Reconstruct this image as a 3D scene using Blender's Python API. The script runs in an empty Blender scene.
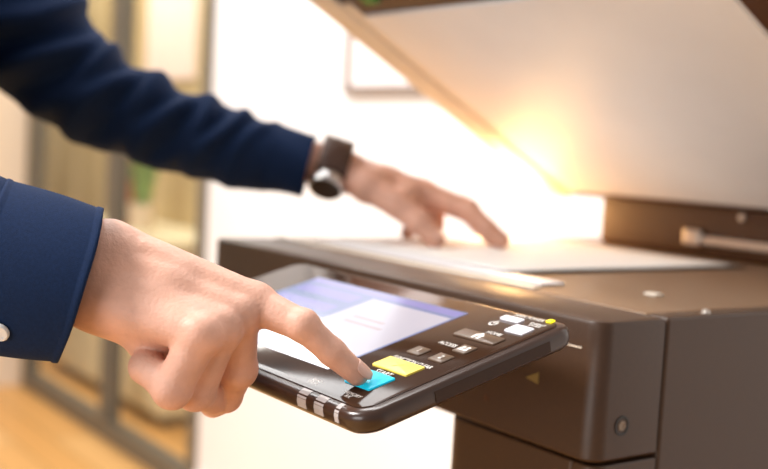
import bpy, bmesh, math, random
import numpy as np
from mathutils import Vector, Matrix
random.seed(3); np.random.seed(3)
PI = math.pi
S = bpy.context.scene
COL = S.collection
V = Vector

# ------------------------------------------------------------------ materials
def lin(h):
    h = h.lstrip('#'); o = []
    for i in (0, 2, 4):
        c = int(h[i:i+2], 16) / 255
        o.append(c / 12.92 if c <= .04045 else ((c + .055) / 1.055) ** 2.4)
    return o
def mat(name, hexa, rough=.5, metal=0, var=.0, scale=60, bump=0, bscale=400, spec=.5, emit=None, estr=1, coat=0, sss=0, trans=0, alpha=1):
    m = bpy.data.materials.new(name); m.use_nodes = True
    nt = m.node_tree; b = nt.nodes['Principled BSDF']; c = lin(hexa)
    b.inputs['Base Color'].default_value = (*c, 1)
    b.inputs['Roughness'].default_value = rough; b.inputs['Metallic'].default_value = metal
    b.inputs['Specular IOR Level'].default_value = spec
    if coat: b.inputs['Coat Weight'].default_value = coat; b.inputs['Coat Roughness'].default_value = .05
    if sss:
        b.inputs['Subsurface Weight'].default_value = sss; b.inputs['Subsurface Radius'].default_value = (1, .35, .2)
        b.inputs['Subsurface Scale'].default_value = .004
    if trans: b.inputs['Transmission Weight'].default_value = trans
    if alpha < 1: b.inputs['Alpha'].default_value = alpha
    tc = nt.nodes.new('ShaderNodeTexCoord')
    if var:
        n = nt.nodes.new('ShaderNodeTexNoise'); n.inputs['Scale'].default_value = scale; n.inputs['Detail'].default_value = 4
        nt.links.new(tc.outputs['Object'], n.inputs['Vector'])
        r = nt.nodes.new('ShaderNodeValToRGB')
        r.color_ramp.elements[0].position = .3; r.color_ramp.elements[1].position = .7
        r.color_ramp.elements[0].color = (*[max(0, x * (1 - var)) for x in c], 1)
        r.color_ramp.elements[1].color = (*[min(1, x * (1 + var)) for x in c], 1)
        nt.links.new(n.outputs['Fac'], r.inputs['Fac']); nt.links.new(r.outputs['Color'], b.inputs['Base Color'])
    if bump:
        n = nt.nodes.new('ShaderNodeTexNoise'); n.inputs['Scale'].default_value = bscale; n.inputs['Detail'].default_value = 3
        nt.links.new(tc.outputs['Object'], n.inputs['Vector'])
        bp = nt.nodes.new('ShaderNodeBump'); bp.inputs['Strength'].default_value = bump; bp.inputs['Distance'].default_value = .001
        nt.links.new(n.outputs['Fac'], bp.inputs['Height']); nt.links.new(bp.outputs['Normal'], b.inputs['Normal'])
    if emit:
        b.inputs['Emission Color'].default_value = (*lin(emit), 1); b.inputs['Emission Strength'].default_value = estr
    return m

M = {}
M['plastic'] = mat('flare_tinted_charcoal_plastic', '#412a18', .42, var=.08, scale=300, bump=.12, bscale=1800)  # charcoal plastic; the flare's warm veil is mixed into the brown base
M['top'] = mat('reflection_lightened_top_plastic', '#7d6046', .38, var=.06, scale=200, bump=.1, bscale=1500)  # scanner top's grazing wall reflection put into a lighter tan
M['dark'] = mat('glow_warmed_dark_plastic', '#4a2a12', .38, var=.08, scale=120)  # brown pushed warmer, with the hinge block's orange glow put into it
M['panel'] = mat('panel_case_plastic', '#38241a', .28, var=.05, scale=100, coat=.2)
M['gloss'] = mat('glossy_panel_face', '#38251a', .12, var=.04, scale=50, spec=.2)
M['key'] = mat('glossy_brown_key', '#5a4636', .35, var=.05, scale=200, spec=.4)
M['black'] = mat('black_recess', '#0e0a08', .4, var=.05)
M['keylight'] = mat('clear_white_key', '#eceaf0', .35, var=.02, emit='#f2f0f6', estr=.25)
M['yellow'] = mat('yellow_key', '#f8dd62', .4, var=.04, scale=120)
M['cyan'] = mat('cyan_key', '#14bcd8', .4, var=.04, scale=120, emit='#10c0e0', estr=.35)
M['led'] = mat('yellow_lamp', '#f4e000', .4, var=.02, emit='#f4e000', estr=.9)
M['lens'] = mat('milky_lamp_lens', '#b9b2b0', .3, var=.05, scale=200)
M['lettering'] = mat('white_lettering', '#e8e4de', .6, var=.02)
M['mark'] = mat('grey_lettering', '#7d6a3a', .6, var=.02)
M['screen'] = mat('lit_screen', '#0c0c10', .12, var=.02, emit='#9fb0ea', estr=.62)
M['screen_white'] = mat('lit_screen_reflection', '#0c0c10', .12, var=.02, emit='#e9e3f2', estr=.78)  # white area paints in the reflection over the near half of the screen
M['screen_bar'] = mat('lit_screen_bar', '#0c0c10', .12, var=.02, emit='#a9a6ee', estr=.75)
M['screen_text'] = mat('lit_screen_text', '#0c0c10', .12, var=.02, emit='#ddc9d2', estr=.75)
M['glass_top'] = mat('platen_glass', '#6d6258', .06, var=.03, scale=20, spec=.8)
M['white_pl'] = mat('white_plastic_strip', '#f0eff2', .35, var=.02)
M['sheet'] = mat('white_lid_sheet', '#ece9e6', .5, var=.03, scale=8)
M['trim'] = mat('beige_lid_trim', '#e6dac8', .45, var=.04, scale=40)
M['trim2'] = mat('worn_metal', '#8a7a6a', .4, .6, var=.1)
M['silver'] = mat('brushed_steel', '#c9c7c6', .28, 1, var=.06, scale=300)
M['chrome'] = mat('hinge_metal', '#d2c8bd', .35, .8, var=.06, scale=100)
M['green'] = mat('green_tab', '#1f7a24', .4, var=.1)
M['paper'] = mat('white_paper', '#f3f1ee', .8, var=.015, scale=80)
M['skin'] = mat('skin', '#d6a48e', .5, var=.10, scale=55, bump=.4, bscale=420, sss=.05, spec=.35)
M['nail'] = mat('fingernail', '#dcae9c', .25, var=.03, spec=.5)
M['navy'] = mat('navy_cotton', '#122443', .85, var=.14, scale=500, bump=.35, bscale=1600, spec=.15)
M['stitch'] = mat('navy_stitching', '#1b3157', .9, var=.1)
M['button'] = mat('white_shirt_button', '#dcd9d6', .4, var=.05)
M['trouser'] = mat('charcoal_trouser_wool', '#26262b', .9, var=.1, scale=300)
M['shoe'] = mat('black_shoe_leather', '#17130f', .4, var=.1)
M['hair'] = mat('dark_hair', '#1a1410', .6, var=.2, scale=200)
M['strap'] = mat('dark_brown_strap', '#4b3226', .5, var=.25, scale=250, bump=.5, bscale=300)
M['dial'] = mat('dark_watch_dial', '#2c1d12', .3, var=.05)
M['wall'] = mat('white_wall_paint', '#f2f1f1', .9, var=.015, scale=3)
M['wall_beige'] = mat('beige_wall_paint', '#e6d3bc', .9, var=.03, scale=2)
M['frame'] = mat('dark_mullion', '#6b6458', .5, var=.05)
M['frame_l'] = mat('light_picture_frame', '#8d8078', .5, var=.05)
M['picture'] = mat('pale_print', '#f2e6e4', .8, var=.03, scale=10)
M['poster'] = mat('cream_poster', '#f2ddd0', .8, var=.03, scale=8)
M['leaf'] = mat('green_leaf', '#7ba05a', .6, var=.25, scale=20)
M['tan'] = mat('tan_wood', '#e4d6b0', .6, var=.06, scale=6)
M['pot'] = mat('orange_pot', '#c87340', .6, var=.1)
def wood():
    m = mat('orange_wood_floor', '#c98f4e', .4, spec=.4); nt = m.node_tree; b = nt.nodes['Principled BSDF']
    tc = nt.nodes.new('ShaderNodeTexCoord'); br = nt.nodes.new('ShaderNodeTexBrick')
    br.inputs['Scale'].default_value = 1; br.inputs['Brick Width'].default_value = 1.4; br.inputs['Row Height'].default_value = .14
    br.inputs['Mortar Size'].default_value = .003
    br.inputs['Color1'].default_value = (*lin('#e6b676'), 1); br.inputs['Color2'].default_value = (*lin('#d9a25e'), 1)
    br.inputs['Mortar'].default_value = (*lin('#7d5428'), 1)
    nt.links.new(tc.outputs['Object'], br.inputs['Vector']); nt.links.new(br.outputs['Color'], b.inputs['Base Color'])
    return m
M['wood'] = wood()
def ochre():
    m = mat('ochre_curtain', '#b9984f', .8); nt = m.node_tree; b = nt.nodes['Principled BSDF']
    tc = nt.nodes.new('ShaderNodeTexCoord'); w = nt.nodes.new('ShaderNodeTexNoise'); mp = nt.nodes.new('ShaderNodeMapping')
    mp.inputs['Scale'].default_value = (5, 5, .5); w.inputs['Scale'].default_value = 1.1
    nt.links.new(tc.outputs['Object'], mp.inputs['Vector']); nt.links.new(mp.outputs['Vector'], w.inputs['Vector'])
    r = nt.nodes.new('ShaderNodeValToRGB'); r.color_ramp.elements[0].position = .35; r.color_ramp.elements[1].position = .65
    r.color_ramp.elements[0].color = (*lin('#a58d58'), 1); r.color_ramp.elements[1].color = (*lin('#d8c496'), 1)
    nt.links.new(w.outputs['Fac'], r.inputs['Fac']); nt.links.new(r.outputs['Color'], b.inputs['Base Color'])
    return m
M['ochre'] = ochre()
def glassmat():
    m = bpy.data.materials.new('partition_glass'); m.use_nodes = True; nt = m.node_tree
    for n in list(nt.nodes): nt.nodes.remove(n)
    o = nt.nodes.new('ShaderNodeOutputMaterial'); mx = nt.nodes.new('ShaderNodeMixShader')
    t = nt.nodes.new('ShaderNodeBsdfTransparent'); g = nt.nodes.new('ShaderNodeBsdfGlossy')
    t.inputs['Color'].default_value = (.97, .97, .96, 1); g.inputs['Roughness'].default_value = .03
    mx.inputs['Fac'].default_value = .05
    nt.links.new(t.outputs[0], mx.inputs[1]); nt.links.new(g.outputs[0], mx.inputs[2])
    nt.links.new(mx.outputs[0], o.inputs['Surface'])
    return m
M['glass'] = glassmat()

# ------------------------------------------------------------------ object helpers
def place(o, parent):
    if parent is not None:
        o.parent = parent; bpy.context.view_layer.update()
        o.matrix_parent_inverse = parent.matrix_world.inverted()
    return o
def link(name, me, m=None, parent=None):
    o = bpy.data.objects.new(name, me); COL.objects.link(o)
    if m is not None:
        for x in (m if isinstance(m, (list, tuple)) else [m]): me.materials.append(x)
    return place(o, parent)
def obj(name, bm, m=None, parent=None, smooth=False, bevel=0, seg=2):
    bmesh.ops.recalc_face_normals(bm, faces=bm.faces)
    me = bpy.data.meshes.new(name); bm.to_mesh(me); bm.free()
    if smooth: me.polygons.foreach_set('use_smooth', [True] * len(me.polygons))
    o = link(name, me, m, parent)
    if bevel:
        b = o.modifiers.new('bevel', 'BEVEL'); b.width = bevel; b.segments = seg; b.limit_method = 'ANGLE'; b.angle_limit = .6
        b.harden_normals = False
        me.polygons.foreach_set('use_smooth', [True] * len(me.polygons))
        w = o.modifiers.new('wn', 'WEIGHTED_NORMAL'); w.keep_sharp = False
    return o
def thing(name, label, cat, loc, group=None):
    o = bpy.data.objects.new(name, None); COL.objects.link(o); o.location = loc; o.empty_display_size = .05
    tag(o, label, cat, group); bpy.context.view_layer.update(); return o
def tag(o, label, cat, group=None):
    o['label'] = label; o['category'] = cat
    if group: o['group'] = group
    return o
def struct(o):
    o['kind'] = 'structure'; return o
def add_box(bm, lo, hi, fn=None, mi=0):
    vs = [bm.verts.new(fn(V((x, y, z))) if fn else (x, y, z)) for x in (lo[0], hi[0]) for y in (lo[1], hi[1]) for z in (lo[2], hi[2])]
    for f in ((0,1,3,2),(4,6,7,5),(0,4,5,1),(2,3,7,6),(0,2,6,4),(1,5,7,3)):
        bm.faces.new([vs[i] for i in f]).material_index = mi
    return bm
def box(name, lo, hi, m, parent=None, bevel=0, fn=None, seg=2):
    return obj(name, add_box(bmesh.new(), lo, hi, fn), m, parent, bevel=bevel, seg=seg)
def rrect(x0, x1, y0, y1, r, n=8):
    if not isinstance(r, (list, tuple)): r = [r] * 4
    pts = []
    for (cx, cy, a, rr) in ((x1, y1, 0, r[0]), (x0, y1, 90, r[1]), (x0, y0, 180, r[2]), (x1, y0, 270, r[3])):
        sx = -1 if cx == x1 else 1; sy = -1 if cy == y1 else 1
        if rr <= 0: pts.append((cx, cy)); continue
        for k in range(n + 1):
            t = math.radians(a + 90 * k / n); pts.append((cx + sx * rr + rr * math.cos(t), cy + sy * rr + rr * math.sin(t)))
    return pts
def loft(bm, rings, cap=True):
    R_ = [[bm.verts.new(p) for p in r] for r in rings]
    n = len(R_[0])
    for a, b in zip(R_, R_[1:]):
        for i in range(n): bm.faces.new((a[i], a[(i+1) % n], b[(i+1) % n], b[i]))
    if cap: bm.faces.new(R_[0][::-1]); bm.faces.new(R_[-1])
    return R_
def slab(name, x0, x1, y0, y1, levels, m, parent, r, fn, n=8, smooth=True):
    """rounded-rectangle slab: levels = [(height, inset)...] from bottom to top"""
    bm = bmesh.new(); rings = []
    for h, ins in levels:
        rr = [max(q - ins, .0002) for q in r] if isinstance(r, (list, tuple)) else max(r - ins, .0002)
        rings.append([fn(V((x, y, h))) for x, y in rrect(x0 + ins, x1 - ins, y0 + ins, y1 - ins, rr, n)])
    loft(bm, rings)
    o = obj(name, bm, m, parent, smooth=smooth)
    if smooth:
        es = o.modifiers.new('split', 'EDGE_SPLIT'); es.split_angle = math.radians(40)
    return o
def cyl_rings(c, ax, prof, n=32, ref=None):
    ax = V(ax).normalized(); u = ax.orthogonal().normalized() if ref is None else (V(ref) - V(ref).dot(ax) * ax).normalized(); w = ax.cross(u)
    return [[V(c) + ax * h + u * r * math.cos(2*PI*i/n) + w * r * math.sin(2*PI*i/n) for i in range(n)] for h, r in prof]
def lathe(name, c, ax, prof, m, parent, n=32):
    bm = bmesh.new(); loft(bm, cyl_rings(c, ax, prof, n)); o = obj(name, bm, m, parent, smooth=True)
    es = o.modifiers.new('split', 'EDGE_SPLIT'); es.split_angle = math.radians(40); return o
def text(name, body, size, org, U_, V_, m, parent, align='LEFT', sx=1):
    cu = bpy.data.curves.new(name, 'FONT'); cu.body = body; cu.size = size; cu.align_x = align; cu.align_y = 'CENTER'; cu.extrude = size * .01
    cu.space_line = .8
    t = bpy.data.objects.new(name, cu); COL.objects.link(t)
    dg = bpy.context.evaluated_depsgraph_get(); me = bpy.data.meshes.new_from_object(t.evaluated_get(dg))
    bpy.data.objects.remove(t)
    N_ = V(U_).cross(V(V_))
    for v in me.vertices: v.co = V(org) + V(U_) * v.co.x * sx + V(V_) * v.co.y + N_ * v.co.z
    me.name = name; return link(name, me, m, parent)

# ------------------------------------------------------------------ camera
cam = bpy.data.cameras.new('camera'); co = bpy.data.objects.new('camera', cam); COL.objects.link(co); S.camera = co
co.location = (.530375, -.566070, .113006); co.rotation_euler = (1.490720, -.055303, .955893)
cam.sensor_width = 36; cam.lens = 1114.94 / 768 * 36; cam.clip_start = .02
cam.dof.use_dof = True; cam.dof.focus_distance = .682; cam.dof.aperture_fstop = 4.4

# ------------------------------------------------------------------ room
FZ = -1.05; YB = 1.0
struct(box('floor', (-7.0, -3.0, FZ - .05), (2.5, 1.75, FZ), M['wood']))
struct(box('wall_back', (-2.62, YB, FZ), (2.5, YB + .12, 1.7), M['wall']))
struct(box('wall_left', (-4.80, -3.0, FZ), (-4.42, YB, 1.7), M['wall_beige']))
struct(box('wall_far', (-7.0, 1.62, FZ), (-2.3, 1.72, 1.7), M['ochre']))
struct(box('baseboard_back', (-2.62, YB - .015, FZ), (2.5, YB, FZ + .09), M['white_pl']))
# glazed partition
bm = bmesh.new()
for x0, x1 in ((-4.40, -4.34), (-3.47, -3.40), (-2.70, -2.62)): add_box(bm, (x0, YB, FZ), (x1, YB + .06, 1.7))
for z0, z1 in ((FZ, FZ + .07), (1.64, 1.7)):
    for x0, x1 in ((-4.34, -3.47), (-3.40, -2.70)): add_box(bm, (x0, YB, z0), (x1, YB + .06, z1))
win = struct(obj('window_1', bm, M['frame']))
box('glass_pane', (-4.34, YB + .025, FZ + .07), (-3.47, YB + .031, 1.64), M['glass'], win)
box('glass_pane', (-3.40, YB + .025, FZ + .07), (-2.70, YB + .031, 1.64), M['glass'], win)
# things seen through the glass, and on the wall
p = thing('poster', 'cream poster seen through the glass partition above the raised sleeve', 'poster', (-4.27, 1.62, .36))
box('poster_sheet', (-4.56, 1.606, .36), (-4.04, 1.6199, 1.15), M['poster'], p)
sb = thing('sideboard', 'blurred tan sideboard standing behind the glass partition', 'sideboard', (-4.1, 1.4, FZ))
box('body', (-4.75, 1.24, FZ + .05), (-3.45, 1.60, -.33), M['tan'], sb, bevel=.006)
box('top', (-4.77, 1.22, -.33), (-3.43, 1.61, -.305), M['tan'], sb, bevel=.004)
for x0, x1 in ((-4.73, -4.11), (-4.09, -3.47)): box('door', (x0, 1.222, FZ + .08), (x1, 1.24, -.345), M['tan'], sb, bevel=.003)
box('plinth', (-4.72, 1.28, FZ), (-3.48, 1.58, FZ + .05), M['frame'], sb)
p = thing('vase', 'orange vase behind the glass partition, left of the green plant', 'vase', (-4.13, 1.36, -.305))
lathe('vase_body', (-4.13, 1.36, -.305), (0, 0, 1), [(0, .035), (.02, .05), (.10, .062), (.2, .05), (.27, .032), (.33, .04), (.33, .034), (.27, .026), (.25, .02)], M['pot'], p)
p = thing('potted_plant', 'blurred green leafy plant behind the glass partition, under the raised sleeve', 'plant', (-3.97, 1.36, -.305))
lathe('pot', (-3.97, 1.36, -.305), (0, 0, 1), [(0, .045), (.01, .05), (.10, .062), (.11, .066), (.11, .056), (.095, .054)], M['wall_beige'], p)
bm = bmesh.new()
for i in range(60):
    a = random.uniform(0, 2*PI); r0 = random.uniform(.0, .035); L = random.uniform(.18, .36); lean = random.uniform(.02, .11)
    d = V((math.cos(a), math.sin(a), 0)); s = V((-math.sin(a), math.cos(a), 0)); base = V((-3.97, 1.36, -.215)) + d * r0
    prev = None
    for k in range(6):
        t = k / 5; c = base + d * lean * t * t + V((0, 0, L * t)); w = .016 * math.sin(PI * (.12 + .86 * t))
        cur = (bm.verts.new(c - s * w), bm.verts.new(c + V((0, 0, .004)) ), bm.verts.new(c + s * w))
        if prev:
            bm.faces.new((prev[0], prev[1], cur[1], cur[0])); bm.faces.new((prev[1], prev[2], cur[2], cur[1]))
        prev = cur
obj('foliage', bm, M['leaf'], p, smooth=True)
p = thing('picture_frame', 'pale framed picture hanging on the white wall left of the raised lid', 'picture', (-1.62, YB, .24))
bm = bmesh.new()
X0, X1, Z0, Z1 = -1.855, -1.42, .235, .62; w = .022
add_box(bm, (X0, YB - .02, Z0), (X1, YB, Z0 + w)); add_box(bm, (X0, YB - .02, Z1 - w), (X1, YB, Z1))
add_box(bm, (X0, YB - .02, Z0 + w), (X0 + w, YB, Z1 - w)); add_box(bm, (X1 - w, YB - .02, Z0 + w), (X1, YB, Z1 - w))
obj('frame', bm, M['frame_l'], p)
box('print', (X0 + w, YB - .01, Z0 + w), (X1 - w, YB, Z1 - w), M['picture'], p)

# ------------------------------------------------------------------ copier
cop = thing('photocopier', 'dark office photocopier with its lid raised and tilted touch panel', 'photocopier', (-.29, .3, FZ))
ident = lambda v: v
swap = lambda v: v
# front cover of the scanner unit: rounded vertical corners
slab('front_cover', -.585, 0, 0, .0665, [(-.101, .0025), (-.0985, 0), (-.004, 0), (-.0012, .0012), (0, .004)], M["plastic"], cop, [.001, .001, .005, .014], ident, n=10)
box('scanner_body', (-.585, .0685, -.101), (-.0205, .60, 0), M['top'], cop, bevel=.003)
box('side_panel', (-.02, .0685, -.42), (0, .60, 0), M['plastic'], cop, bevel=.003)
slab('side_column', -.170, -.0215, .003, .60, [(-.42, 0), (-.1045, 0), (-.1035, .001)], M['plastic'], cop, [.001, .001, .022, .004], ident, n=10)
slab('corner_post', -.021, -.0005, .003, .0675, [(-.42, 0), (-.1045, 0), (-.1035, .001)], M['plastic'], cop, [.001, .001, .001, .013], ident, n=8)
cab = box('cabinet', (-.585, .0, FZ + .03), (0, .60, -.4205), M['plastic'], cop, bevel=.008)
for z0, z1 in ((-.98, -.80), (-.79, -.61), (-.60, -.43)):
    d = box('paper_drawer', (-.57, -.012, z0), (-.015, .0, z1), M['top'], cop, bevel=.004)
    box('drawer_handle', (-.36, -.02, z1 - .045), (-.22, -.0122, z1 - .02), M['dark'], d, bevel=.003)
for x in (-.55, -.04):
    for y in (.05, .55):
        lathe('foot', (x, y, FZ), (0, 0, 1), [(0, .02), (.03, .024)], M['dark'], cop, 16)
# platen
box('platen_glass', (-.545, .128, 0.0002), (-.232, .47, .0016), M['glass_top'], cop, bevel=.0005)
bm = bmesh.new()
add_box(bm, (-.5, .098, 0.0002), (-.5, .098, .002)) if False else None
o = box('scale_strip', (-.535, .098, .0002), (-.165, .1265, .0022), M['white_pl'], cop, bevel=.0006)
# thin raised rim lines and small details on the top
box('top_rim', (-.580, .074, .0002), (-.15, .084, .0016), M['trim'], cop, bevel=.0006)
lathe('lid_stop', (-.008, .120, 0), (0, 0, 1), [(0, .0035), (.002, .0033), (.003, .002), (.0032, .0005)], M['chrome'], cop, 20)
box('lid_sensor', (-.098, .152, .0002), (-.085, .162, .0025), M['trim'], cop, bevel=.0008)
# lock on the right side
lk = lathe('lock_recess', (0, .0275, -.0755), (1, 0, 0), [(-.0005, .0072), (.0006, .0072), (.0006, .0058), (-.0002, .0052), (-.0003, .0003)], M['black'], cop, 36)
lathe('lock_ring', (0, .0275, -.0755), (1, 0, 0), [(0, .0038), (.0007, .0036), (.0007, .0024), (.0001, .0022)], M['trim2'], lk, 6)
# front marks
bm = bmesh.new(); tri = [(-.072, -.053), (-.058, -.0465), (-.058, -.0555)]
loft(bm, [[V((x, 0, z)) for x, z in tri], [V((x, -.0006, z)) for x, z in tri]])
obj('arrow_mark', bm, M['mark'], cop)
box('label_slot', (-.031, -.0006, -.0215), (-.017, 0, -.0205), M['trim'], cop)
lathe('screw_cap', (-.115, 0, -.078), (0, -1, 0), [(0, .003), (.0006, .0028), (.0006, .0003)], M['dark'], cop, 16)
# hinge block at the back
hb = box('hinge_block', (-.515, .532, 0), (-.004, .598, .066), M['dark'], cop, bevel=.006)
box('hinge_bar', (-.345, .526, .0145), (-.006, .5318, .0255), M['chrome'], hb, bevel=.002)
for x in (-.368, -.06):
    bm = bmesh.new(); add_box(bm, (x, .522, .012), (x + .026, .5318, .032)); obj('hinge_bracket', bm, M['chrome'], hb, bevel=.003)
lathe('hinge_screw', (-.29, .5318, .052), (0, -1, 0), [(0, .005), (.002, .0045), (.0025, .0005)], M['chrome'], hb, 16)

# lid
LA = math.radians(28.66); LO = V((0, .50, .069))
ls = V((0, -math.cos(LA), math.sin(LA))); lt = V((0, math.sin(LA), math.cos(LA)))
LF = lambda v: V((v.x, 0, 0)) + LO + ls * v.y + lt * v.z
lid = slab('lid', -.604, -.002, -.026, .470, [(.0, .006), (.004, .001), (.045, 0), (.055, .008)], M['dark'], cop, .012, LF)
slab('document_feeder', -.56, -.03, .02, .44, [(.0551, 0), (.13, .0), (.15, .02)], M['plastic'], lid, .02, LF)
slab('feeder_tray', -.30, -.06, .06, .40, [(.1501, 0), (.165, .004)], M['dark'], lid, .01, LF)
slab('platen_sheet', -.537, -.046, .0, .398, [(-.004, .001), (-.0005, 0), (-.0001, 0)], M['sheet'], lid, .004, LF)
slab('edge_trim', -.602, -.556, -.02, .466, [(-.0045, .002), (-.0035, 0), (-.0001, 0)], M['trim'], lid, .006, LF)
slab('inner_trim', -.5545, -.5385, -.01, .42, [(-.002, .001), (-.0001, 0)], M['trim'], lid, .003, LF)
slab('release_tab', -.503, -.478, .418, .436, [(-.006, .002), (-.004, 0), (-.0001, 0)], M['green'], lid, .004, LF)

# control panel (frame: U right, V up the panel, N out of it)
TL = .268417; PC = V((-.170539, -.118398, -.018977))
PU = V((1, 0, 0)); PV = V((0, math.cos(TL), math.sin(TL))); PN = PU.cross(PV)
mm = .001
PF = lambda v: PC + PU * v.x + PV * v.y + PN * v.z
def pslab(name, u0, u1, v0, v1, levels, m, r, parent, n=6):
    return slab(name, u0*mm, u1*mm, v0*mm, v1*mm, [(h*mm, i*mm) for h, i in levels], m, parent, (r*mm if not isinstance(r, (list, tuple)) else [q*mm for q in r]), PF, n)
pan = pslab('control_panel', -167, 184, -93, 83, [(-16.5, 9), (-15.2, 4.5), (-12.5, 1.2), (-10, .3), (-6, 0), (-3.2, .4), (-1.3, 1.8), (-.4, 3.6), (0, 6)], M['panel'], [13, 13, 18, 18], cop, 12)
pslab('lower_rim', -164, 179, -91.5, 78, [(-18, 8), (-17, 5), (-15.4, 4.2)], M['trim'], [12, 12, 16, 16], pan, 12)
pslab('face_plate', -161, 177, -85.5, 77, [(0.02, 0), (.5, .1), (.7, .5)], M['gloss'], [9, 9, 10, 10], pan, 10)
bx = lambda lo, hi: add_box(bmesh.new(), [q*mm for q in lo], [q*mm for q in hi], PF)
obj('hinge_arm', bx((-110, 55, -34), (120, 92, -16.8)), M['panel'], pan, bevel=.004)
obj('side_inlay', bx((184.0, -38, -11.5), (184.4, 58, -3.8)), M['gloss'], pan, bevel=.0002)
# screen
bm = bmesh.new()
def scr(u0, u1, v0, v1, h, mi): add_box(bm, (u0*mm, v0*mm, .0007), (u1*mm, v1*mm, h*mm), PF, mi)
scr(-100, 100, -60, 60, .9, 0); scr(-98, 98, 50, 58.5, .95, 2); scr(2, 98, -56, 46, .95, 1)  # white block on the right is the painted reflection
for v in (14, 5): scr(22, 74 - abs(v), v - 1.8, v + 1.8, 1.0, 3)
for k in range(4): scr(-92, -10, 31 - 24*k, 45 - 24*k, .95, 2)
obj('touchscreen', bm, [M['screen'], M['screen_white'], M['screen_bar'], M['screen_text']], pan)
def key(name, u0, u1, v0, v1, m, h=2.0, r=1.0, lab=None):
    k = pslab(name, u0, u1, v0, v1, [(.7, 0), (h - .4, 0), (h, .5)], m, r, pan, 4)
    if lab: k['label'] = lab
    return k
key('start_key', 129, 156.5, -66.5, -46, M['cyan'], 2.2, lab='cyan start key under the fingertip')
key('function_clear_key', 121.5, 158.5, -39.5, -24.2, M['yellow'], 2.2, lab='yellow function clear key')
key('number_key', 122.8, 136.2, -12.8, -1.5, M['key'], 1.8, lab='brown key marked 1')
key('number_key', 146.5, 160.8, -13.5, -1.7, M['key'], 1.8, lab='brown key marked 2')
key('access_key', 149.3, 162, 4.8, 16.2, M['key'], 1.8)
key('home_key', 124.5, 166, 25.5, 37.2, M['key'], 1.8)
key('energy_saver_key', 151.5, 168.9, 48, 60, M['keylight'], 1.8, lab='square white lit key')
key('power_key', 130.2, 149, 63, 69.6, M['keylight'], 1.8, lab='narrow white lit key')
key('power_lamp', 164, 169.5, 74, 78.8, M['led'], 1.4, .8, lab='small yellow lamp')
def ptext(name, body, size, u, v, h=.75, align='CENTER', m='lettering', sx=1):
    return text(name, body, size*mm, PF(V((u*mm, v*mm, h*mm))), PU, PV, M[m], pan, align, sx)
ptext('start_lettering', 'START', 5.8, 139.5, -43.2)
ptext('function_clear_lettering', 'FUNCTION CLEAR', 5.6, 141, -21.4, sx=.86)
ptext('access_lettering', 'ACCESS', 5.6, 136.5, 11.8, sx=.88)
ptext('home_lettering', 'HOME', 5.2, 149.5, 41)
ptext('power_lettering', 'MAIN POWER', 4.6, 148, 74.4)
ptext('energy_lettering', 'ENERGY\nSAVER', 3.8, 163.5, 66.3)
ptext('memory_lettering', 'MEMORY\nRX', 4.4, 151.5, -77)
ptext('data_lettering', 'PRINT\nDATA', 4.0, 111, -77)
ptext('key_lettering', '1', 6.5, 130, -7.2, 1.9); ptext('key_lettering', '2', 6.5, 154, -7.6, 1.9)
# icons
def icon(name, polys, h, m='lettering'):
    bm = bmesh.new()
    for pl in polys:
        loft(bm, [[PF(V((x*mm, y*mm, h*mm))) for x, y in pl], [PF(V((x*mm, y*mm, (h + .05)*mm))) for x, y in pl]])
    return obj(name, bm, M[m], pan)
ring = lambda cx, cy, r, n=14: [(cx + r*math.cos(2*PI*i/n), cy + r*math.sin(2*PI*i/n)) for i in range(n)]
icon('house_symbol', [[(140.5, 31.5), (150.5, 31.5), (145.5, 36)], [(142, 27), (144.4, 27), (144.4, 31.3), (142, 31.3)], [(146.6, 27), (149, 27), (149, 31.3), (146.6, 31.3)]], 1.85)
icon('people_symbol', [ring(153.5, 12.2, 1.5), ring(158, 12.2, 1.5), [(151.2, 7.5), (155.6, 7.5), (154.8, 10.4), (152, 10.4)], [(156.0, 7.5), (160.2, 7.5), (159.4, 10.4), (156.6, 10.4)]], 1.85)
icon('power_symbol', [[(133 + 3.6*math.cos(math.radians(a)), 55 + 3.6*math.sin(math.radians(a))) for a in range(120, 421, 20)] + [(133 + 2.5*math.cos(math.radians(a)), 55 + 2.5*math.sin(math.radians(a))) for a in range(420, 119, -20)], [(132.5, 55), (133.5, 55), (133.5, 60), (132.5, 60)]], .75)
icon('clear_symbol', [[(137, -34.5), (143.5, -29.2), (144.2, -30), (137.8, -35.2)]], 2.25, 'mark')
# lamps on the rounded front edge
for u0, u1 in ((113, 123.5), (133, 143.5), (156, 160.5)):
    bm = bmesh.new(); pr = [(-86.2, .3), (-88.2, .1), (-90.6, -.9), (-92.4, -2.6), (-93.25, -5.5), (-93.3, -9.2), (-91.5, -9.2), (-86.2, -2)]
    loft(bm, [[PF(V((u*mm, v*mm, h*mm))) for v, h in pr] for u in (u0, u1)]); obj('indicator_lamp', bm, M['lens'], pan)

# paper on the platen
bm = bmesh.new(); n = 14
P0 = V((-.533, .119)); rows = []
for j in range(n + 1):
    row = []
    for i in range(n + 1):
        x = -.533 + .296*i/n; y = .119 + .345*j/n
        z = .0027 + .0006*math.sin(i*.5)*math.sin(j*.4)**2 + (.0012 if j == 0 else 0) * (i/n)
        row.append(bm.verts.new((x, y, z)))
    rows.append(row)
for j in range(n):
    for i in range(n): bm.faces.new((rows[j][i], rows[j][i+1], rows[j+1][i+1], rows[j+1][i]))
o = obj('sheet_of_paper', bm, M['paper'], None, smooth=True)
sm = o.modifiers.new('thick', 'SOLIDIFY'); sm.thickness = .0003; sm.offset = 1
tag(o, 'white sheet of paper on the copier glass under the watch-wearing hand', 'paper')

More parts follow.
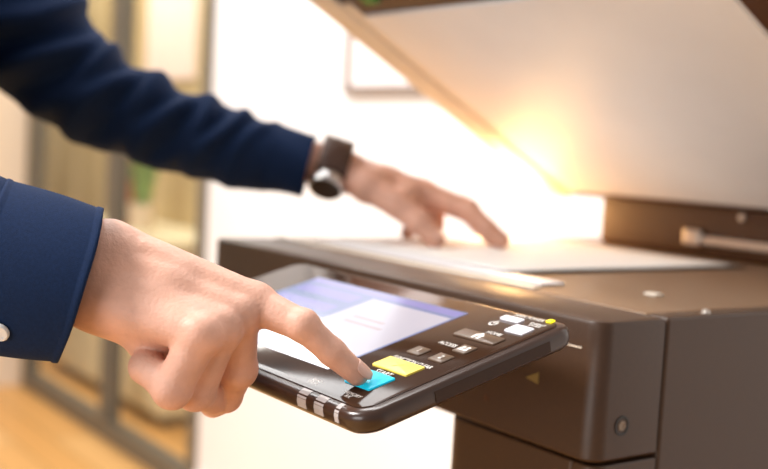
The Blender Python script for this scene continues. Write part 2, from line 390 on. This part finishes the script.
# ------------------------------------------------------------------ implicit surfaces for the figure
def cap(p, a, b, r1, r2):
    a = np.array(a); b = np.array(b); ba = b - a; L2 = ba @ ba
    t = np.clip(((p - a) @ ba) / L2, 0, 1)
    d = p - a - t[:, None] * ba
    return np.sqrt((d * d).sum(1)) - (r1 + (r2 - r1) * t)
def ball(p, c, r):
    d = p - np.array(c); return np.sqrt((d * d).sum(1)) - r
def ell(p, c, rad, axes=None):
    d = p - np.array(c)
    if axes is not None: d = d @ np.array(axes).T
    q = d / np.array(rad); k0 = np.sqrt((q * q).sum(1)); q2 = q / np.array(rad); k1 = np.sqrt((q2 * q2).sum(1)) + 1e-9
    return k0 * (k0 - 1) / k1
def smin(a, b, k):
    h = np.maximum(k - np.abs(a - b), 0) / k; return np.minimum(a, b) - h * h * k * .25
def smax(a, b, k): return -smin(-a, -b, k)
def surfnet(f, lo, hi, h):
    lo = np.array(lo); n = np.ceil((np.array(hi) - lo) / h).astype(int) + 1
    xs = [lo[i] + h * np.arange(n[i]) for i in range(3)]
    F = np.empty(n)
    for i in range(n[0]):
        Y, Z = np.meshgrid(xs[1], xs[2], indexing='ij'); P = np.stack([np.full(Y.size, xs[0][i]), Y.ravel(), Z.ravel()], 1)
        F[i] = f(P).reshape(n[1], n[2])
    I = F < 0; c = tuple(m - 1 for m in n)
    acc = np.zeros((*c, 3)); cnt = np.zeros(c)
    sl = lambda o: tuple(slice(o[k], o[k] + c[k]) for k in range(3))
    for ax in range(3):
        o1, o2 = [k for k in range(3) if k != ax]
        for a in (0, 1):
            for b in (0, 1):
                s = [0, 0, 0]; s[o1] = a; s[o2] = b; e = list(s); e[ax] = 1
                fa, fb = F[sl(s)], F[sl(e)]; x = (fa < 0) != (fb < 0)
                t = np.where(x, fa / np.where(x, fa - fb, 1), 0)
                for k in range(3): acc[..., k] += np.where(x, s[k] + (t if k == ax else 0), 0)
                cnt += x
    act = cnt > 0; idx = -np.ones(c, int); idx[act] = np.arange(act.sum())
    cell = np.argwhere(act); verts = lo + h * (cell + acc[act] / cnt[act][:, None])
    faces = []
    for ax in range(3):
        o1, o2 = (ax + 1) % 3, (ax + 2) % 3
        A = [slice(None)] * 3; B = [slice(None)] * 3; A[ax] = slice(0, -1); B[ax] = slice(1, None)
        x = I[tuple(A)] != I[tuple(B)]; e = np.argwhere(x)
        e = e[(e[:, o1] > 0) & (e[:, o2] > 0) & (e[:, o1] < c[o1]) & (e[:, o2] < c[o2])]
        ins = I[tuple(e.T)]
        q = []
        for d1, d2 in ((-1, -1), (0, -1), (0, 0), (-1, 0)):
            g = e.copy(); g[:, o1] += d1; g[:, o2] += d2; q.append(idx[tuple(g.T)])
        q = np.stack(q, 1); q[~ins] = q[~ins][:, ::-1]; faces.append(q)
    faces = np.concatenate(faces)
    for _ in range(3):
        g = np.stack([(f(verts + d) - f(verts - d)) / (h * .5) for d in np.eye(3) * h * .25], 1)
        fv = f(verts); st = fv / np.maximum((g * g).sum(1), .2)
        verts = verts - np.clip(st, -h, h)[:, None] * g
    return verts, faces
def mesh_of(parts, name):
    vs, fs, off = [], [], 0
    for v, f in parts: vs.append(v); fs.append(f + off); off += len(v)
    me = bpy.data.meshes.new(name); me.from_pydata(np.concatenate(vs).tolist(), [], np.concatenate(fs).tolist())
    me.update(); me.polygons.foreach_set('use_smooth', [True] * len(me.polygons)); return me

A = lambda *a: np.array(a, float)
# right hand: wrist centre, joints from knuckle to tip
RW = A(-.1308, -.3132, .0249)
RHJ = dict(index=[A(-.0715,-.2320,.0107), A(-.0404,-.2155,.0013), A(-.0312,-.1996,-.0140), A(-.0268,-.1833,-.0279)],
           middle=[A(-.0680,-.2453,.0043), A(-.0784,-.2387,-.0304), A(-.0956,-.2365,-.0521), A(-.1158,-.2351,-.0619)],
           ring=[A(-.0633,-.2602,-.0022), A(-.0739,-.2684,-.0409), A(-.0945,-.2469,-.0522), A(-.1119,-.2312,-.0488)],
           pinky=[A(-.0575,-.2748,-.0040), A(-.0661,-.2879,-.0364), A(-.0862,-.2959,-.0272), A(-.1008,-.2860,-.0202)],
           thumb=[A(-.1454,-.2904,.0252), A(-.1439,-.2559,.0101), A(-.1318,-.2285,-.0025), A(-.1155,-.2141,-.0139)])
RHR = dict(index=[.0122,.0097,.0088,.0073], middle=[.0128,.0120,.0106,.0090], ring=[.0128,.0118,.0104,.0088], pinky=[.0118,.0114,.0104,.0088], thumb=[.014,.0125,.0115,.0090])
RMC = dict(index=A(-.1282,-.3033,.0430), middle=A(-.1230,-.3084,.0322), ring=A(-.1200,-.3119,.0198), pinky=A(-.1200,-.3159,.0085))
# left hand
LW = A(-.5448, .1335, .0817)
LHJ = dict(index=[A(-.4877,.2189,.0573), A(-.4517,.2501,.0430), A(-.4334,.2645,.0245), A(-.4226,.2775,.0122)],
           middle=[A(-.5067,.2273,.0609), A(-.4754,.2604,.0460), A(-.4575,.2742,.0266), A(-.4434,.2832,.0122)],
           ring=[A(-.5250,.2268,.0549), A(-.5125,.2511,.0419), A(-.5106,.2510,.0218), A(-.5162,.2413,.0112)],
           pinky=[A(-.5459,.2221,.0462), A(-.5415,.2437,.0323), A(-.5374,.2419,.0180), A(-.5394,.2307,.0105)],
           thumb=[A(-.5122,.1512,.0657), A(-.4798,.1682,.0479), A(-.4550,.1832,.0300), A(-.4383,.1955,.0125)])
LHR = dict(index=[.0135,.0128,.0116,.0094], middle=[.0135,.0125,.0112,.0092], ring=[.0125,.0112,.0100,.0088], pinky=[.0115,.0104,.0094,.0082], thumb=[.018,.0150,.0140,.0105])
LMC = dict(index=A(-.5330,.1400,.0760), middle=A(-.5400,.1450,.0850), ring=A(-.5500,.1440,.0830), pinky=A(-.5570,.1400,.0740))
def hand_fn(W, J, Rr, MC, elbow, wr, dors, palm_r, extra):
    def f(p):
        fore = cap(p, elbow, W, wr[0], wr[1])
        fore = smin(fore, cap(p, (W*.4 + MC['index']*.6), elbow, wr[2], wr[0]), .012)
        fore = smin(fore, cap(p, (W*.4 + MC['pinky']*.6), elbow, wr[2], wr[0]), .012)
        palm = fore
        for k in ('index', 'middle', 'ring', 'pinky'):
            palm = smin(palm, cap(p, MC[k], J[k][0], palm_r[0], palm_r[1]), .014)
        for a, b, ra, rb in extra: palm = smin(palm, cap(p, a, b, ra, rb), .014)
        for k in ('index', 'middle', 'ring'):
            palm = smin(palm, cap(p, MC[k]*.75 + J[k][0]*.25 + dors*.0112, J[k][0] + dors*.0102, .0022, .0028), .006)
        t = J['thumb']
        palm = smin(palm, cap(p, t[0], J['middle'][0]*.5 + MC['middle']*.5, .017, .012), .014)
        out = palm
        for k in ('thumb', 'index', 'middle', 'ring', 'pinky'):
            j, r = J[k], Rr[k]
            base = cap(p, MC[k], j[0], palm_r[0] * .9, r[0]*.96) if k != 'thumb' else cap(p, W*.5 + j[0]*.5, j[0], .014, r[0])
            ch = smin(base, cap(p, j[0], j[1], r[0]*.99, r[1]*1.0), .006)
            if k == 'thumb': ch = smin(ch, cap(p, j[1], j[2], r[1], r[2]*.95), .004); ch = smin(ch, cap(p, j[2], j[3], r[2], r[3]), .004)
            else:
                ch = smin(ch, cap(p, j[1], j[2], r[1]*.97, r[2]*.95), .003)
                ch = smin(ch, cap(p, j[2], j[3], r[2]*.97, r[3]), .003)
            # knuckle swellings
            if k != 'thumb':
                d0 = j[0] - MC[k]; d0 /= np.linalg.norm(d0); d1 = j[1] - j[0]; d1 /= np.linalg.norm(d1)
                o_ = d0 - d1; o_ = o_ / (np.linalg.norm(o_) + 1e-6)
                ch = smin(ch, ball(p, j[0] + o_*.0022, r[0]*.88), .006)
                d2 = j[2] - j[1]; d2 /= np.linalg.norm(d2); o2 = d1 - d2; o2 /= (np.linalg.norm(o2) + 1e-6)
                ch = smin(ch, ball(p, j[1] + o2*.0018, r[1]*.93), .004)
            out = smin(out, ch, .0045 if k in ('index', 'thumb') else .0011)
        return out
    return f
DR = A(.60, -.45, .66); DR /= np.linalg.norm(DR); DL = A(.10, .05, 1.); DL /= np.linalg.norm(DL)
EXR = [(A(-.1279,-.3112,.0096), A(-.0985,-.2824,-.0051), .0175, .0165), (A(-.1279,-.3112,.0096), A(-.1180,-.2900,-.0060), .0165, .0130), (A(-.1008,-.2860,-.0202), A(-.1120,-.2700,-.0080), .0105, .0120)]
EXL = [(LHJ['thumb'][1], LHJ['index'][0]*.75 + LMC['index']*.25, .0115, .011), (LHJ['thumb'][0], LMC['index'], .016, .014), (LHJ['thumb'][1]*.7 + LHJ['index'][0]*.3, LHJ['middle'][0], .010, .011)]
fR = hand_fn(RW, RHJ, RHR, RMC, A(-.2260,-.3950,.0422), (.030, .024, .0165), DR, (.0130, .0120), EXR)
fL = hand_fn(LW, LHJ, LHR, LMC, A(-.6200,.0172,.1150), (.024, .022, .0165), DL, (.0135, .0120), EXL)
hv = [surfnet(fR, (-.245, -.42, -.085), (-.005, -.16, .085), .0016), surfnet(fL, (-.64, .0, -.006), (-.40, .31, .14), .002)]
def keep(vf, c, d):            # drop the end of the forearm that lies inside the sleeve
    return vf
# torso, head, upper arms, legs of the person standing left of the copier (outside the frame)
fw = V((.645, .764, 0)).normalized(); rt = V((.764, -.645, 0)).normalized()
SR = A(-.50, -.52, .34); SL = A(-.82, -.25, .40); SM = (SR + SL) / 2
ER = A(-.33, -.482, .062); EL = A(-.7055, -.1078, .1543)
fwn, rtn, upn = np.array(fw), np.array(rt), A(0, 0, 1)
PELV = A(-.72, -.46, -.10)
HD = SM + fwn*.07 + A(0, 0, .225)
AX = np.stack([rtn, fwn, upn])
def f_skin(p):
    d = ell(p, HD + upn*.02, (.076, .097, .110), AX)
    d = smin(d, ell(p, HD + fwn*.035 - upn*.055, (.055, .055, .065), AX), .04)      # jaw
    d = smin(d, cap(p, HD + fwn*.092 + upn*.012, HD + fwn*.112 - upn*.022, .008, .014), .012)   # nose
    for s in (-1, 1):
        d = smin(d, ell(p, HD + rtn*s*.078 - fwn*.01, (.010, .020, .032), AX), .006)    # ears
        d = smax(d, -ball(p, HD + rtn*s*.032 + fwn*.103 + upn*.012, .013), .01)         # eye sockets
        d = smin(d, ball(p, HD + rtn*s*.032 + fwn*.083 + upn*.012, .013), .003)
    d = smin(d, ell(p, HD + fwn*.090 - upn*.052, (.024, .010, .006), AX), .004)      # lips
    d = smin(d, cap(p, HD - upn*.06 - fwn*.01, SM + upn*.0, .058, .062), .04)
    d = smin(d, cap(p, SM - upn*.04, PELV, .09, .10), .04)
    for sh, el, wr in ((SR, ER, A(-.2260,-.3950,.0422)), (SL, EL, A(-.6200,.0172,.1150))):
        d = smin(d, cap(p, SM - upn*.03, sh, .05, .046), .03); d = smin(d, cap(p, sh, el, .042, .030), .02); d = smin(d, cap(p, el, wr, .028, .020), .01)
    for s in (-1, 1):
        h_, k_, a_ = PELV + rtn*s*.09, PELV + rtn*s*.10 + A(.02, .02, -.42), A(0, 0, 0)
        a_ = np.array([h_[0] + rtn[0]*s*.02, h_[1] + rtn[1]*s*.02, FZ + .08])
        d = smin(d, cap(p, h_, k_, .075, .052), .03); d = smin(d, cap(p, k_, a_, .05, .036), .02)
    return d
hv.append(surfnet(f_skin, (-1.05, -.75, -1.0), (-.18, .06, .78), .014))
person = thing('person', 'person in a navy shirt pressing the panel key, other hand on the glass', 'person', (PELV[0], PELV[1], FZ))
body = link('body', mesh_of(hv, 'body'), M['skin'], person)
def torso(p):
    d = cap(p, SM - upn*.10, PELV + upn*.0, .135, .145)
    d = smin(d, ell(p, SM - upn*.14, (.19, .125, .2), AX), .05)
    for sh in (SR, SL): d = smin(d, cap(p, SM - upn*.05, sh, .075, .072), .06)
    d = smax(d, -cap(p, SM - upn*.02, SM + fwn*.06 + upn*.3, .068, .068), .008)
    return smax(d, (PELV[2] - .06) - p[:, 2], .01)
link('shirt', mesh_of([surfnet(torso, (-1.0, -.75, -.2), (-.36, -.08, .56), .011)], 'shirt'), M['navy'], person)
def legs(p):
    d = ell(p, PELV, (.165, .125, .13), AX)
    for s in (-1, 1):
        h_, k_ = PELV + rtn*s*.09, PELV + rtn*s*.10 + A(.02, .02, -.42); a_ = np.array([h_[0] + rtn[0]*s*.02, h_[1] + rtn[1]*s*.02, FZ + .05])
        e = smin(cap(p, h_, k_, .095, .075), cap(p, k_, a_, .075, .062), .02); d = smin(d, e, .03)
    return smax(d, p[:, 2] - (PELV[2] + .06), .01)
link('trousers', mesh_of([surfnet(legs, (-1.0, -.72, FZ), (-.45, -.18, .0), .013)], 'trousers'), M['trouser'], person)
for s in (-1, 1):
    q = np.array([PELV[0] + rtn[0]*s*.11, PELV[1] + rtn[1]*s*.11, FZ])
    sh_f = lambda p, q=q: smax(smin(cap(p, q + upn*.045 - fwn*.04, q + upn*.03 + fwn*.16, .048, .036), cap(p, q + upn*.05, q + upn*.11, .045, .042), .03), FZ + .002 - p[:, 2], .004)
    link('shoe', mesh_of([surfnet(sh_f, q - .26, q + .26, .009)], 'shoe'), M['shoe'], person)
def hair_f(p):
    d = ell(p, HD + upn*.035 - fwn*.012, (.086, .103, .112), AX)
    return smax(d, -((p - HD - upn*.045 - fwn*.06) @ (-fwn*.75 + upn*.65)), .01)
link('hair', mesh_of([surfnet(hair_f, HD - .16, HD + .18, .008)], 'hair'), M['hair'], person)
# fingernails: thin curved plates on the backs of the end bones
def nail(j2, j3, dors, r, w, L, parent):
    a = V(j3 - j2).normalized(); d = V(dors); d = (d - d.dot(a) * a).normalized(); s = a.cross(d)
    bm = bmesh.new(); nn, mmx = 10, 8; rows = []
    for i in range(mmx + 1):
        t = i / mmx * 2 - 1; row = []
        for k in range(nn + 1):
            ang = (k / nn * 2 - 1) * math.asin(min(.95, w / 2 / r)) * math.sqrt(max(0.04, 1 - .55 * t ** 4))
            row.append(bm.verts.new(V(j3) + a * (t * L / 2 + .0005) + (d * math.cos(ang) + s * math.sin(ang)) * (r + .0004 - .0010 * max(0, t) ** 2)))
        rows.append(row)
    for i in range(mmx):
        for k in range(nn): bm.faces.new((rows[i][k], rows[i][k+1], rows[i+1][k+1], rows[i+1][k]))
    o = obj('fingernail', bm, M['nail'], parent, smooth=True); sd = o.modifiers.new('t', 'SOLIDIFY'); sd.thickness = .0006; sd.offset = 0
    return o
nail(RHJ['index'][2], RHJ['index'][3], (.55, .1, .9), RHR['index'][3], .0115, .0125, person)
nail(LHJ['index'][2], LHJ['index'][3], (.5, .5, .6), LHR['index'][3], .011, .012, person)
nail(LHJ['thumb'][2], LHJ['thumb'][3], (.6, -.1, .9), LHR['thumb'][3], .0135, .014, person)
nail(LHJ['middle'][2], LHJ['middle'][3], (.5, .5, .6), LHR['middle'][3], .011, .012, person)

# sleeves: ring sweeps with folds
def catmull(P, n):
    P = [np.array(q, float) for q in P]; P = [2*P[0] - P[1]] + P + [2*P[-1] - P[-2]]; out = []
    m = len(P) - 3
    for i in range(n):
        u = i / (n - 1) * m; k = min(int(u), m - 1); t = u - k; a, b, c, d = P[k:k+4]
        out.append(.5 * (2*b + (c - a)*t + (2*a - 5*b + 4*c - d)*t*t + (3*b - a - 3*c + d)*t**3))
    return np.array(out)
def sweep(name, pts, ra, rb, folds, m, parent, n=140, nt=88, shear=0, shb=0):
    C_ = catmull(pts, n); RA = catmull([(r, 0, 0) for r in ra], n)[:, 0]; RB = catmull([(r, 0, 0) for r in rb], n)[:, 0]
    T = np.gradient(C_, axis=0); T /= np.linalg.norm(T, axis=1)[:, None]
    s = np.concatenate([[0], np.cumsum(np.linalg.norm(np.diff(C_, axis=0), axis=1))])
    view = A(.81, -.58, .08)           # sideways axis of the cross-section
    rows = []; bm = bmesh.new()
    for i in range(n):
        b = view - (view @ T[i]) * T[i]; b /= np.linalg.norm(b); a = np.cross(b, T[i]); a = a if a[2] > 0 else -a
        row = []
        for k in range(nt):
            th = 2*PI*k/nt; d = folds(s[i], th, s[-1])
            q = C_[i] + a * (RA[i] + d) * math.cos(th) + b * (RB[i] + d) * math.sin(th) + T[i] * (shear * math.cos(th) + shb * math.sin(th))
            row.append(bm.verts.new(q))
        rows.append(row)
    for i in range(n - 1):
        for k in range(nt): bm.faces.new((rows[i][k], rows[i][(k+1) % nt], rows[i+1][(k+1) % nt], rows[i+1][k]))
    o = obj(name, bm, m, parent, smooth=True); sd = o.modifiers.new('cloth', 'SOLIDIFY'); sd.thickness = .0011; sd.offset = 0
    return o, C_, T
def gauss(x, c, w): return math.exp(-((x - c) / w) ** 2)
# left sleeve, cuff end first then up to the shoulder
FL = [(.105, .0085, .5, 1.4, .012), (.135, .009, .2, 1.5, .012), (.165, .010, .55, 1.3, .014), (.20, .011, .1, 1.5, .014), (.235, .012, .6, 1.4, .015), (.27, .013, .2, 1.3, .017), (.31, .012, .5, 1.6, .017), (.07, .005, .7, 1.2, .011), (.37, .011, .3, 1.5, .02)]
def fold_left(s, th, L):
    d = 0
    for c, amp, ph, wd, w in FL:
        sc = c - .018 * math.cos(th) + .008*math.sin(2*th + ph*7)        # slanting ridge
        d += 1.15 * amp * (gauss(s, sc, w*.8) - .55 * gauss(s, sc + w*1.5, w*.8)) * (.18 + .9 * max(0, math.cos((th - ph*.5 - 1.15) / 1.15)))
    return d + .0012 * math.sin(s*70 + 3*th)
pL = [A(-.5662,.0953,.0851) + .07*(A(-.5662,.0953,.0851) - A(-.6143,.0249,.1009)), A(-.6143,.0249,.1009), A(-.6632,-.0474,.1245), A(-.7055,-.1078,.1543), A(-.7374,-.1513,.2009), A(-.765,-.19,.28), SL + A(.0, 0, -.01)]
slL, CL, TLn = sweep('sleeve', pL, [.034, .043, .047, .054, .064, .070, .064], [.031, .038, .042, .047, .055, .062, .062], fold_left, M['navy'], person)
slL['label'] = 'navy sleeve of the arm with the watch'
# cuffs
def cuff(pts, ra, rb, parent, shear=0, nm='cuff', shb=0):
    o, a, b = sweep(nm, pts, ra, rb, lambda s, th, L: .0006*math.sin(5*th + s*40) + (.0009 if (s < .0035 or s > L - .0035) else 0), M['navy'], parent, n=40, shear=shear, shb=shb)
    o.modifiers[0].thickness = .0022; return o
dL = (pL[0] - pL[1]) / np.linalg.norm(pL[0] - pL[1])
cuff([pL[0] + dL*.002, pL[0] - dL*.022, pL[0] - dL*.046], [.0345, .0355, .0395], [.0315, .0325, .036], slL)
# right sleeve
FRr = [(.085, .004, .3, 1.6, .02), (.13, .006, .9, 1.5, .02), (.18, .008, .2, 1.5, .02), (.25, .010, .6, 1.5, .025), (.33, .010, .2, 1.5, .03)]
def fold_right(s, th, L):
    d = 0
    for c, amp, ph, wd, w in FRr:
        sc = c + .035 * math.sin(th - ph)
        d += amp * (gauss(s, sc, w) - .4 * gauss(s, sc + w*1.7, w)) * (.35 + .65 * max(0, math.cos((th - ph) / wd)))
    return d + .001 * math.sin(s*55 + 2*th)
r0 = A(-.1350, -.3203, .0164); r1 = A(-.1764, -.3602, .0227); dR = (r0 - r1) / np.linalg.norm(r0 - r1)
pR = [r0 - dR*.004, r1, r1 - dR*.06 + A(0, 0, .004), ER + A(0, -.0, .004), A(-.40, -.505, .16), SR + A(0, 0, -.02)]
slR, CR, TRn = sweep('sleeve', pR, [.046, .052, .056, .062, .068, .064], [.037, .042, .046, .054, .062, .062], fold_right, M['navy'], person, shear=-.006, shb=-.019)
slR['label'] = 'navy sleeve of the arm pressing the key'
ck = cuff([r0, r0 - dR*.03, r0 - dR*.066], [.0475, .0515, .0545], [.0385, .042, .0445], slR, shear=-.006, shb=-.021)
# stitching and button of the near cuff
# where the camera-side surface of the cuff lies, found on the cuff mesh itself
_tgt = r0 - dR*.0425 - A(-.0971,.0011,.9953)*.041 + A(.81,-.58,.08)*.05
_hit, _co, _no, _ = ck.closest_point_on_mesh(V(_tgt))
bt = np.array(_co); bn = (V(_tgt) - V(_co)).normalized()
lathe('button', bt, bn, [(.0008, .0004), (.0008, .0062), (.0022, .0062), (.003, .0056), (.003, .0042), (.0024, .004), (.0024, .0003)], M["button"], slR, 24)

# wristwatch
wa = A(-.5684,.0935,.0941) - A(-.5448,.1335,.0817); wa /= np.linalg.norm(wa)
wc = A(-.5495, .1250, .0860)
w = thing('wristwatch', 'wristwatch with dark brown strap and steel case on the far wrist', 'watch', tuple(wc))
view = A(.81, -.58, .08); wb = view - (view @ wa) * wa; wb /= np.linalg.norm(wb); wu = np.cross(wb, wa); wu = wu if wu[2] > 0 else -wu
bm = bmesh.new(); prof = [(-.0165, 0), (-.0175, .0014), (-.0165, .0032), (-.004, .0036), (.004, .0036), (.0165, .0032), (.0175, .0014), (.0165, 0)]
rows = []
for k in range(72):
    th = 2*PI*k/72; row = []
    for h, o_ in prof:
        q = wc + wa*h + wu*(.0300 + o_)*math.cos(th) + wb*(.0265 + o_)*math.sin(th); row.append(bm.verts.new(q))
    rows.append(row)
for k in range(72):
    a, b = rows[k], rows[(k+1) % 72]
    for i in range(len(prof)): bm.faces.new((a[i], a[(i+1) % len(prof)], b[(i+1) % len(prof)], b[i]))
obj('strap', bm, M['strap'], w, smooth=True)
cd = -wu*.80 + wb*.60; cd /= np.linalg.norm(cd)
cc = wc - wu*.0300*.62 + wb*.0265*.72 + cd*.004
cs = lathe('case', cc, cd, [(-.006, .0180), (-.002, .0200), (.006, .0205), (.008, .0197), (.0088, .0180)], M['silver'], w, 40)
lathe('dial', cc, cd, [(.0086, .0178), (.0092, .0172), (.0093, .0004)], M['dial'], w, 40)
lathe('crown', cc + wa*-.0185 + cd*.004, -wa, [(0, .0028), (.004, .0028), (.0045, .0022)], M['silver'], w, 16)

# ------------------------------------------------------------------ light
W_ = bpy.data.worlds.new('daylight'); S.world = W_; W_.use_nodes = True
bg = W_.node_tree.nodes['Background']; bg.inputs['Color'].default_value = (1, .98, .97, 1); bg.inputs['Strength'].default_value = .36
def area(name, loc, aim, size, power, color, sy=None):
    l = bpy.data.lights.new(name, 'AREA'); l.energy = power; l.color = color; l.size = size
    if sy: l.shape = 'RECTANGLE'; l.size_y = sy
    o = bpy.data.objects.new(name, l); COL.objects.link(o); o.location = loc
    o.rotation_euler = (V(aim) - V(loc)).to_track_quat('-Z', 'Y').to_euler(); return o
area('wall_fill_light', (-1.3, .1, 1.6), (-1.3, 1.0, .2), 2.4, 52, (1, .99, .98), .5)  # added fill out of view that overexposes the white back wall
area('ceiling_light_room', (-1.0, -1.6, 1.6), (-.3, -.2, 0), 1.0, 88, (1, .97, .95), .6)
area('partition_fill_light', (-4.2, 1.14, 1.62), (-4.2, 1.42, -.3), 2.6, 58, (1, .96, .90), .3)  # added lamp to brighten the ochre wall and sideboard behind the glass
area('lid_fill_light', (.5, -2.8, .1), (-.3, .3, .1), 1.6, 34, (1, .98, .97), 1.1)  # added low fill in front of the copier, brightens the lid underside
l = bpy.data.lights.new('flare_glow_lamp', 'POINT'); l.energy = 3.6; l.color = (1, .54, .20); l.shadow_soft_size = .05  # added warm point lamp standing in for the lens flare glow
o = bpy.data.objects.new('flare_glow_lamp', l); COL.objects.link(o); o.location = (-.645, .475, .036)

S.view_settings.view_transform = 'Standard'; S.view_settings.look = 'None'; S.view_settings.exposure = 0; S.view_settings.gamma = 1
S.view_settings.use_curve_mapping = False
